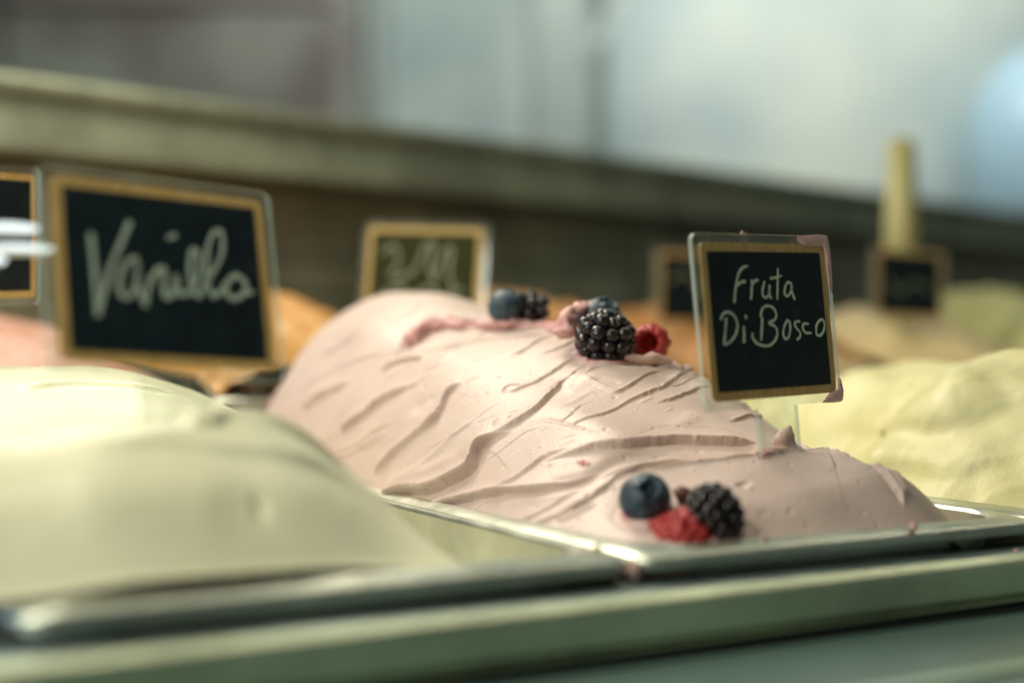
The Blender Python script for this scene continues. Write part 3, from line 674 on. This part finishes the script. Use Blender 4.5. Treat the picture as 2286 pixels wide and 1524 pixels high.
bp = N(mr_, 'ShaderNodeBump'); bp.inputs['Strength'].default_value = .5; bp.inputs['Distance'].default_value = .0003; L(mr_, noise(mr_, v, 1800, 3), bp.inputs['Height']); L(mr_, bp.outputs[0], b.inputs['Normal'])
mu = M['blueberry'] = mat('blueberry_skin', (0.03, 0.06, 0.10), 0.48); b = mu.node_tree.nodes['Principled BSDF']
v = coords(mu); n = noise(mu, v, 160, 6, .65); rp = ramp(mu, n, [(0.36, (0.008, 0.014, 0.030)), (0.5, (0.028, 0.058, 0.085)), (0.68, (0.075, 0.125, 0.145))]); L(mu, rp.outputs[0], b.inputs['Base Color'])
M['calyx'] = mat('calyx_dark', (0.012, 0.014, 0.018), 0.7)

bm = bmesh.new(); bmesh.ops.create_icosphere(bm, subdivisions=3, radius=1.0)
for v_ in bm.verts:
    if v_.co.z > .85: v_.co.z -= (v_.co.z-.85)*.55      # slightly flattened tip with a scar
drup_me = bmmesh('drupelet', bm, True); drup_me.materials.append(M['blackberry'])
bm = bmesh.new(); bmesh.ops.create_uvsphere(bm, u_segments=20, v_segments=14, radius=1.0); core_me = bmmesh('core', bm, True); core_me.materials.append(M['blackberry'])
def quat_to(zdir, spin=0.0):
    return Vector(zdir).normalized().to_track_quat('Z', 'Y') @ Quaternion((0, 0, 1), spin)
def blackberry(label, c, rx, rz, axis, spin, rd=.0019, seed=1, hairs=True, group='berries on the berry gelato'):
    rr = random.Random(seed); q = quat_to(axis, spin)
    root = empty('blackberry', c, label, 'blackberry', group, q)
    core = link('core', core_me, None, root); core.scale = (rx-rd*1.15, rx-rd*1.15, rz-rd*1.15)
    rows = max(4, int(round(math.pi*(rz+rx-rd*1.2)/2/(rd*1.66)))); hv_ = []; hf_ = []
    for i in range(rows+1):
        th = math.pi*(i+.0)/rows; cr = math.sin(th); n_ = max(1, int(round(2*math.pi*(rx-rd*.6)*cr/(rd*1.86))))
        for k in range(n_):
            ph = 2*math.pi*(k+.5*(i % 2)+rr.uniform(-.1, .1))/n_; t2 = th+rr.uniform(-.06, .06)
            d = Vector((math.sin(t2)*math.cos(ph), math.sin(t2)*math.sin(ph), math.cos(t2)))
            p = Vector((d.x*(rx-rd*.9), d.y*(rx-rd*.9), d.z*(rz-rd*.9)))
            nrm = Vector((d.x/rx, d.y/rx, d.z/rz)).normalized()
            o = link('drupelet', drup_me, None, root); o.location = p; o.rotation_mode = 'QUATERNION'; o.rotation_quaternion = quat_to(nrm, rr.uniform(0, 6))
            s_ = rd*rr.uniform(.86, 1.12); o.scale = (s_*rr.uniform(.92, 1.06), s_*rr.uniform(.92, 1.06), s_*1.08)
            if hairs and rr.random() < .55:
                tip = p+nrm*s_*1.02; side = nrm.orthogonal().normalized(); side.rotate(Quaternion(nrm, rr.uniform(0, 6.28)))
                pts = [tip+side*s_*.35, tip+side*s_*.7+nrm*s_*.10, tip+side*s_*1.15+nrm*s_*.05]
                w_ = nrm.cross(side)*.00006
                b0 = len(hv_)
                for pt in pts: hv_ += [pt-w_, pt+w_, pt+nrm*.00009]
                for j in range(2):
                    for e in range(3): hf_.append((b0+j*3+e, b0+j*3+(e+1) % 3, b0+j*3+3+(e+1) % 3, b0+j*3+3+e))
    if hv_:
        h_ = link('hairs', pydata('hairs', hv_, hf_), M['hair'], root); h_['kind'] = 'stuff'
    return root
def blueberry(label, c, r, axis, spin=0., seed=0, squash=.92, group='berries on the berry gelato'):
    root = empty('blueberry', c, label, 'blueberry', group, quat_to(axis, spin))
    nu, nv_ = 72, 48; v = []; f = []
    for i in range(nv_+1):
        th = math.pi*i/nv_
        for k in range(nu):
            ph = 2*math.pi*k/nu
            rr = r*(1+.012*math.sin(2*ph+seed)+.01*math.sin(3*th+seed)); z = math.cos(th)*rr*squash; rad = math.sin(th)*rr
            a = th/ (0.40*(1+.10*math.cos(5*ph)))
            if a < 1.9:
                z += r*.14*math.exp(-((a-1.05)/.22)**2)*(.7+.5*math.cos(5*ph))-r*.26*(1/(1+math.exp((a-.80)*16)))
            v.append((rad*math.cos(ph), rad*math.sin(ph), z))
    for i in range(nv_):
        for k in range(nu): f.append((i*nu+k, (i+1)*nu+k, (i+1)*nu+(k+1) % nu, i*nu+(k+1) % nu))
    link('skin', pydata('skin', v, f), M['blueberry'], root)
    v = [(0, 0, r*squash*.70)]; f = []
    for k in range(20):
        ph = 2*math.pi*k/20; rd = r*.29*(1+.12*math.cos(5*ph)); v.append((rd*math.cos(ph), rd*math.sin(ph), r*squash*.735))
    for k in range(20): f.append((0, 1+k, 1+(k+1) % 20))
    link('calyx', pydata('calyx', v, f), M['calyx'], root)
    return root
def raspberry(label, c, r, h, axis, spin=0., seed=0, group='berries on the berry gelato'):
    """hollow berry: outer bumpy wall, folded rim and inner cavity; axis points out of the opening"""
    root = empty('raspberry', c, label, 'raspberry', group, quat_to(axis, spin)); rr = random.Random(seed)
    prof = []
    for i in range(26): a = math.pi/2*i/25; prof.append((r*math.sin(a)**.9, -h*.62*math.cos(a), 1))
    for i in range(1, 10): u = i/9; prof.append((r*(1-.16*u*u), h*.42*u, 1))
    for i in range(1, 10): a = math.pi*i/9; prof.append((r*.67+r*.17*math.cos(a), h*.42+r*.14*math.sin(a), .6))
    for i in range(1, 12): u = i/11; prof.append((r*.50*(1-u*u)**.5+1e-5, h*.42-h*.62*u, .3))
    nu = 96; v = []; f = []
    n_ = len(prof)
    for i, (rd, z, wt) in enumerate(prof):
        for k in range(nu): ph = 2*math.pi*k/nu; v.append((rd*math.cos(ph), rd*math.sin(ph), z))
    v = np.array(v); W_ = np.repeat([p[2] for p in prof], nu)
    # bumps: distance to jittered seeds on the berry
    seeds = []
    rows = 8
    for i in range(rows):
        z = -h*.6+h*1.05*i/(rows-1); rad = r*math.sqrt(max(.02, 1-(min(0, z)/(h*.62))**2)); m_ = max(3, int(2*math.pi*rad/(r*.42)))
        for k in range(m_): a = 2*math.pi*(k+.5*(i % 2)+rr.uniform(-.15, .15))/m_; seeds.append((rad*math.cos(a), rad*math.sin(a), z))
    seeds = np.array(seeds); dd = np.sort(np.linalg.norm(v[:, None]-seeds[None], axis=2), axis=1); bump = np.clip((dd[:, 1]-dd[:, 0])/(r*.26), 0, 1)**.5
    nrm = v.copy(); nrm[:, 2] *= .6; nrm /= np.linalg.norm(nrm, axis=1, keepdims=True)
    ang = np.arctan2(v[:, 1], v[:, 0])
    v = v+nrm*(r*.17*(bump-.5)*W_+r*.03*np.sin(ang*9+seed)*W_+r*.06*fbm(v/r*1.6, 3, seed)*W_)[:, None]
    for i in range(n_-1):
        for k in range(nu): f.append((i*nu+k, i*nu+(k+1) % nu, (i+1)*nu+(k+1) % nu, (i+1)*nu+k))
    link('flesh', pydata('flesh', v, f), M['raspberry'], root)
    return root
hp = hb.place
# front cluster behind the pan rim
blueberry('blueberry with open crown at the front, beside the front raspberry', c1, .0078*c1.y/.42, (.12, -.85, .50), .3, 1)
blackberry('front blackberry low on the gelato, right of the front raspberry', c2, .0079*c2.y/.42, .0095*c2.y/.42, (.55, -.15, -.55), .4, .00195*c2.y/.42, 5, hairs=False)
c3 = at(1521, 1200, min(c1.y, c2.y)+.003); 
raspberry('front raspberry half hidden by the pan rim', c3, .0105*c3.y/.42, .0125*c3.y/.42, (.25, -.2, -1), .5, 2)
# middle cluster
k4 = c4.y/.5
blackberry('large glossy blackberry in sharp focus in the middle cluster', c4, .0108*k4, .0102*k4, (.12, -.35, 1), .2, .0027*k4, 9)
c5 = at(1340, 716, c4.y+.018*k4); k5 = c5.y/.5
blueberry('blueberry half hidden behind the sharp middle blackberry', c5, .0084*k5, (.35, -.35, .8), 1.1, 2)
c6 = at(1452, 766, c4.y+.012*k4); k6 = c6.y/.5
raspberry('dark red hollow raspberry right of the middle blackberry', c6, .0066*k6, .0085*k6, (-.28, -1, .05), 1.0, 4)
# far cluster
k7 = c7.y/.5
blueberry('blurred blueberry farthest back on the berry gelato', c7, .0061*k7, (-.5, .3, .8), 0, 3)
blackberry('blurred blackberry beside the farthest blueberry', at(1182, 692, c7.y+.004), .0066*k7, .0074*k7, (1, .1, -.2), 0, .0024*k7, 12, hairs=False)
# cream crumbs by the middle cluster, lump at the sign stem, dark scrap in the front cluster
Yc = c4.y+.006
lump('fruit_crumb', [zc(1262, 748, Yc), zc(1264, 722, Yc+.002), zc(1272, 700, Yc+.004), zc(1286, 690, Yc+.006)], [.0042, .0036, .0032, .0014], M['berry_crumb'], gel, 1, .42, 520)
lump('fruit_crumb', [zc(1276, 700, Yc+.004), zc(1296, 688, Yc+.008), zc(1316, 684, Yc+.012), zc(1330, 682, Yc+.013)], [.0026, .0022, .0018, .0006], M['berry_crumb'], gel, 2, .5, 560)
pk_ = lambda pts: [np.array(p) for p in hb.pick(pts)]
lump('fruit_seam', pk_([(912,766),(930,748),(960,728),(1000,722),(1040,722)]), [.0014, .0030, .0034, .0022, .0016], M['berry_crumb'], gel, 11, .85, 950)
lump('fruit_seam', pk_([(1040,724),(1085,724),(1130,722),(1180,722),(1220,724),(1250,730)]), [.0010, .0020, .0024, .0022, .0024, .0012], M['berry_crumb'], gel, 12, .85, 950)
Ys = .492
lump('cream_peak', [zc(1752, 1012, Ys), zc(1750, 990, Ys), zc(1757, 968, Ys), zc(1765, 950, Ys)], [.0054, .0046, .0026, .0006], M['berry_plain'], gel, 3, .28, 260)
lump('cream_lip', [zc(1676, 1018, .478), zc(1710, 1012, .480), zc(1745, 1010, .484), zc(1782, 1006, .488)], [.0010, .0022, .0024, .0008], M['berry_plain'], gel, 4, .3, 300)
M['berry_dark'] = gelato_mat('berry_dark', (0.16, 0.06, 0.055), (0.24, 0.10, 0.09), pits=False)
lump('fruit_crumb', [zc(1508, 1108, c1.y+.006), zc(1524, 1100, c1.y+.006), zc(1534, 1094, c1.y+.007)], [.0024, .0026, .0012], M['berry_dark'], gel, 5, .35, 400)
lump('cream_lip', [zc(1395, 796, c4.y-.006), zc(1430, 802, c4.y-.004), zc(1468, 804, c4.y), zc(1500, 806, c4.y+.002)], [.0012, .0022, .0026, .001], M['berry_plain'], gel, 6, .3, 260)

# ------------------------------------------------------------------ pale stick at the back right, glowing ovals for reflections at the left edge
def tube_box(name, w_, d_, h_, m, parent, loc, taper=.85, bevel=.004):
    bm = bmesh.new(); bmesh.ops.create_cube(bm, size=1)
    for v_ in bm.verts:
        k = taper if v_.co.z > 0 else 1.0; v_.co = Vector((v_.co.x*w_*k, v_.co.y*d_*k, (v_.co.z+.5)*h_))
    bmesh.ops.bevel(bm, geom=bm.edges[:], offset=bevel, segments=3, affect='EDGES')
    return link(name, bmmesh(name, bm, True), m, parent, loc)
M['pale_wood'] = mat('pale_wood', (0.46, 0.42, 0.19), 0.5)
M['clear_room'] = mat('reflection_blue', (0.42, 0.62, 0.78), 0.3)
stk = empty('spatula', at(2012, 735, 1.12), 'pale yellow upright spatula handle standing behind the back right sign', 'spatula')
tube_box('handle', .030, .012, .150, M['pale_wood'], stk, (0, 0, 0), .72)
tube_box('blade', .034, .006, .040, M['pan_steel'], stk, (0, 0, -.040), 1.0, .002)

me_ = bpy.data.materials.new('reflection_glow'); me_.use_nodes = True; t = me_.node_tree; t.nodes.clear()
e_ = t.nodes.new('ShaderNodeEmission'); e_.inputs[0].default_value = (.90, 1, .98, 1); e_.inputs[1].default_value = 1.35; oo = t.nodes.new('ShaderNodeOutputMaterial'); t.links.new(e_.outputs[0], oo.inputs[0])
M['glint'] = me_
M['glint_mount'] = mat('glint_mount', (0.25, 0.30, 0.30), 0.3, 0.8)
def glint_oval(label, x, y, Y, rx, rz):  # glowing ovals added in place of reflections in glass, their mounts invented
    c = at(x, y, Y); root = empty('reflection_glow', c, label, 'glint', 'glowing ovals standing in for glass reflections at the left edge')
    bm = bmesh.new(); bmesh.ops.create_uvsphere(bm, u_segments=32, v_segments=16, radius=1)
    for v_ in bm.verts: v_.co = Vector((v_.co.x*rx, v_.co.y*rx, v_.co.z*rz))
    link('glowing_oval', bmmesh('glowing_oval', bm, True), M['glint'], root)
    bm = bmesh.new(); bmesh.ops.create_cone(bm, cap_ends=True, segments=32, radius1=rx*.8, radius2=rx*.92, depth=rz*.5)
    o = link('mount_base', bmmesh('mount_base', bm, False), M['glint_mount'], root, (-.0006, 0, -rz*1.12))
    o2 = tube_box('mount_arm', .05, .0012, .0006, M['glint_mount'], root, (-.030, 0, -rz*1.3), 1.0, .0002)
glint_oval('upper bright white oval standing in for a reflected lamp at the left edge', 18, 509, .385, .0078, .0013)
glint_oval('lower bright white oval standing in for a reflected lamp overlapping the left sign frame', 44, 555, .385, .0092, .0011)
glint_oval('dim small glow standing in for a reflected lamp lowest at the left edge', -14, 580, .385, .0034, .0012)

# ------------------------------------------------------------------ blurred room behind the case
mwl = M['room_wall'] = mat('room_wall', (0.50, 0.61, 0.63), 0.7)
def mottle(m, ca, cb, scale):
    n = noise(m, coords(m), scale, 2); rp = ramp(m, n, [(.38, ca), (.62, cb)]); L(m, rp.outputs[0], m.node_tree.nodes['Principled BSDF'].inputs['Base Color'])
mottle(mwl, (.30, .40, .42), (.48, .56, .54), 3.2)
mpan = M['pale_panel'] = mat('pale_panel', (0.62, 0.70, 0.68), 0.6)
mottle(mpan, (.40, .50, .53), (.62, .68, .62), 2.6)
M['cabinet'] = mat('dark_cabinet', (0.20, 0.19, 0.17), 0.6); mottle(M['cabinet'], (.22, .195, .19), (.42, .45, .40), 4.0)
M['cabinet_low'] = mat('dark_drawer', (0.33, 0.28, 0.28), 0.6)
M['post'] = mat('grey_post', (0.36, 0.43, 0.42), 0.5)
M['floor'] = mat('room_floor', (0.16, 0.15, 0.12), 0.6)
def boxw(name, x0, x1, y0, y1, z0, z1, m, parent=None, bevel=.01):
    bm = bmesh.new(); bmesh.ops.create_cube(bm, size=1)
    for v_ in bm.verts: v_.co = Vector(((x0+x1)/2+v_.co.x*(x1-x0), (y0+y1)/2+v_.co.y*(y1-y0), (z0+z1)/2+v_.co.z*(z1-z0)))
    if bevel: bmesh.ops.bevel(bm, geom=bm.edges[:], offset=bevel, segments=2, affect='EDGES')
    o = link(name, bmmesh(name, bm), m)
    if parent is not None: o.parent = parent; o.matrix_parent_inverse = pinv(parent)
    return o
tag(boxw('room_wall', -3.5, 3.5, 3.0, 3.1, -1.1, 2.2, M['room_wall'], bevel=0), kind='structure')
tag(boxw('room_floor', -3.5, 3.5, -.4, 3.0, -1.15, -1.1, M['floor'], bevel=0), kind='structure')
cab = empty('cupboard', (-.7, 2.45, -1.1), 'dark brownish cupboard blurred in the upper left background', 'cupboard')
boxw('carcass', -1.9, -.295, 2.42, 2.9, -1.1, 1.3, M['cabinet'], cab)
boxw('door', -1.88, -.86, 2.40, 2.418, .34, 1.25, M['cabinet'], cab, .004)
boxw('door', -.85, -.30, 2.40, 2.418, .62, 1.25, M['cabinet_low'], cab, .004)
boxw('drawer', -.85, -.30, 2.40, 2.418, .34, .61, M['cabinet'], cab, .004)
boxw('drawer', -1.88, -.30, 2.39, 2.418, -.2, .33, M['cabinet_low'], cab, .004)
ps = boxw('post', .03, .12, 2.5, 2.56, -1.1, 2.1, M['post']); tag(ps, 'grey upright post blurred in the background near the middle', 'post')
bm = bmesh.new(); a = at(1215, 240, 2.6); d = at(1440, -60, 2.6); wv = Vector((.03, 0, .02))
vs = [bm.verts.new(p+Vector((0, y_, 0))) for y_ in (0, .05) for p in (a-wv, a+wv, d+wv, d-wv)]
for q_ in ((0, 1, 2, 3), (7, 6, 5, 4), (0, 4, 5, 1), (1, 5, 6, 2), (2, 6, 7, 3), (3, 7, 4, 0)): bm.faces.new([vs[i] for i in q_])
br = link('brace', bmmesh('brace', bm), M['post']); tag(br, 'slanted grey brace rising to the right from the background post', 'brace')
boardt = empty('wall_board', (.66, 2.9, .2), 'large pale board on the back wall right of the post', 'board')
boxw('board_face', .19, 1.60, 2.93, 2.99, -.2, 1.4, M['pale_panel'], boardt, .01)
sh_ = empty('wall_shelf', (-.1, 2.75, .35), 'pale grey shelf unit between the dark cupboard and the post', 'shelf')
boxw('side', -.29, -.26, 2.84, 2.95, -1.1, 1.3, M['post'], sh_, .004)
for z_ in (.30, 1.0): boxw('shelf_board', -.258, .02, 2.84, 2.95, z_, z_+.02, M['room_wall'], sh_, .003)
boxw('back_panel', -.258, .02, 2.952, 2.965, -.5, 1.3, M['room_wall'], sh_, 0)
jars = [(-.20, .32, .048, .16, 'post', 'grey jar low on the shelf unit, nearest the cupboard'), (-.06, .32, .045, .12, 'room_wall', 'blue grey jar low on the shelf unit, nearest the post')]
for x_, z_, r_, h_, m_, lb in jars:
    P_ = [(0, 0), (r_, 0), (r_*1.02, h_*.7), (r_*.7, h_*.85), (r_*.7, h_), (0, h_)]; vv = []; ff = []
    for i, (a_, b_) in enumerate(P_):
        for k in range(20): vv.append((a_*math.cos(k*math.pi/10), a_*math.sin(k*math.pi/10), b_))
    for i in range(len(P_)-1):
        for k in range(20): ff.append((i*20+k, i*20+(k+1) % 20, (i+1)*20+(k+1) % 20, (i+1)*20+k))
    tag(link('jar', pydata('jar', vv, ff), M[m_], None, (x_, 2.90, z_+.0005)), lb, 'jar')
gb = empty('glass_highlight', at(2330, 470, 2.78), 'blurred light blue rounded container at the right edge, in place of a glass reflection', 'highlight')  # solid blue form standing in for a curved glass reflection
bm = bmesh.new(); prof = [(0, -.02), (.100, -.02), (.112, 0), (.116, .08), (.104, .15), (.072, .19), (.030, .215), (0, .217)]
vv = []; ff = []
for i, (r, z) in enumerate(prof):
    for k in range(32): vv.append((1.25*r*math.cos(k*math.pi/16), 1.25*r*math.sin(k*math.pi/16), 1.45*z))
for i in range(len(prof)-1):
    for k in range(32): ff.append((i*32+k, i*32+(k+1) % 32, (i+1)*32+(k+1) % 32, (i+1)*32+k))
bm.free(); link('highlight_body', pydata('highlight_body', vv, ff), M['clear_room'], gb)
bm = bmesh.new(); bmesh.ops.create_cone(bm, cap_ends=True, segments=24, radius1=.03, radius2=.026, depth=.02); link('highlight_cap', bmmesh('highlight_cap', bm), M['post'], gb, (0, 0, .322))

def crumb(label, c, r_, m_, seed):
    bm = bmesh.new(); bmesh.ops.create_icosphere(bm, subdivisions=3, radius=r_)
    P_ = np.array([v_.co[:] for v_ in bm.verts]); P_ = P_*(1+.45*fbm(P_/r_*1.3+seed, 3, seed))[:, None]
    for v_, p_ in zip(bm.verts, P_): v_.co = p_
    tag(link('gelato_crumb', bmmesh('gelato_crumb', bm, True), m_, None, c), label, 'crumb')
for i_, (ss_, tt_, zz_, rr_, mm_, lb_) in enumerate([(.138, -.0085, -.0066, .0006, 'berry_crumb', 'tiny pink drop on the steel ledge toward the right edge'), (.150, -.0100, -.0066, .0005, 'vanilla_gelato', 'tiny pale drop on the steel ledge nearest the right edge'), (.046, .0046, .0022, .0009, 'berry_plain', 'mauve fleck on the pan rim in front of the front berries')]):
    crumb(lb_, st(ss_, tt_, zz_), rr_, M[mm_], 10+i_)
p_ = st(.104, .0022, .0022); crumb('tiny pink crumb of gelato on the rim right of the front berries', p_, .0011, M['berry_crumb'], 3)
p_ = st(-.0012, .0035, -.003); crumb('pinkish smear wedged between the two front pans', p_, .0024, M['berry_plain'], 5)
p_ = st(-.0075, .012, .0028); crumb('speck of pale gelato on the left pan rim near the corner', p_, .0012, M['vanilla_gelato'], 6)
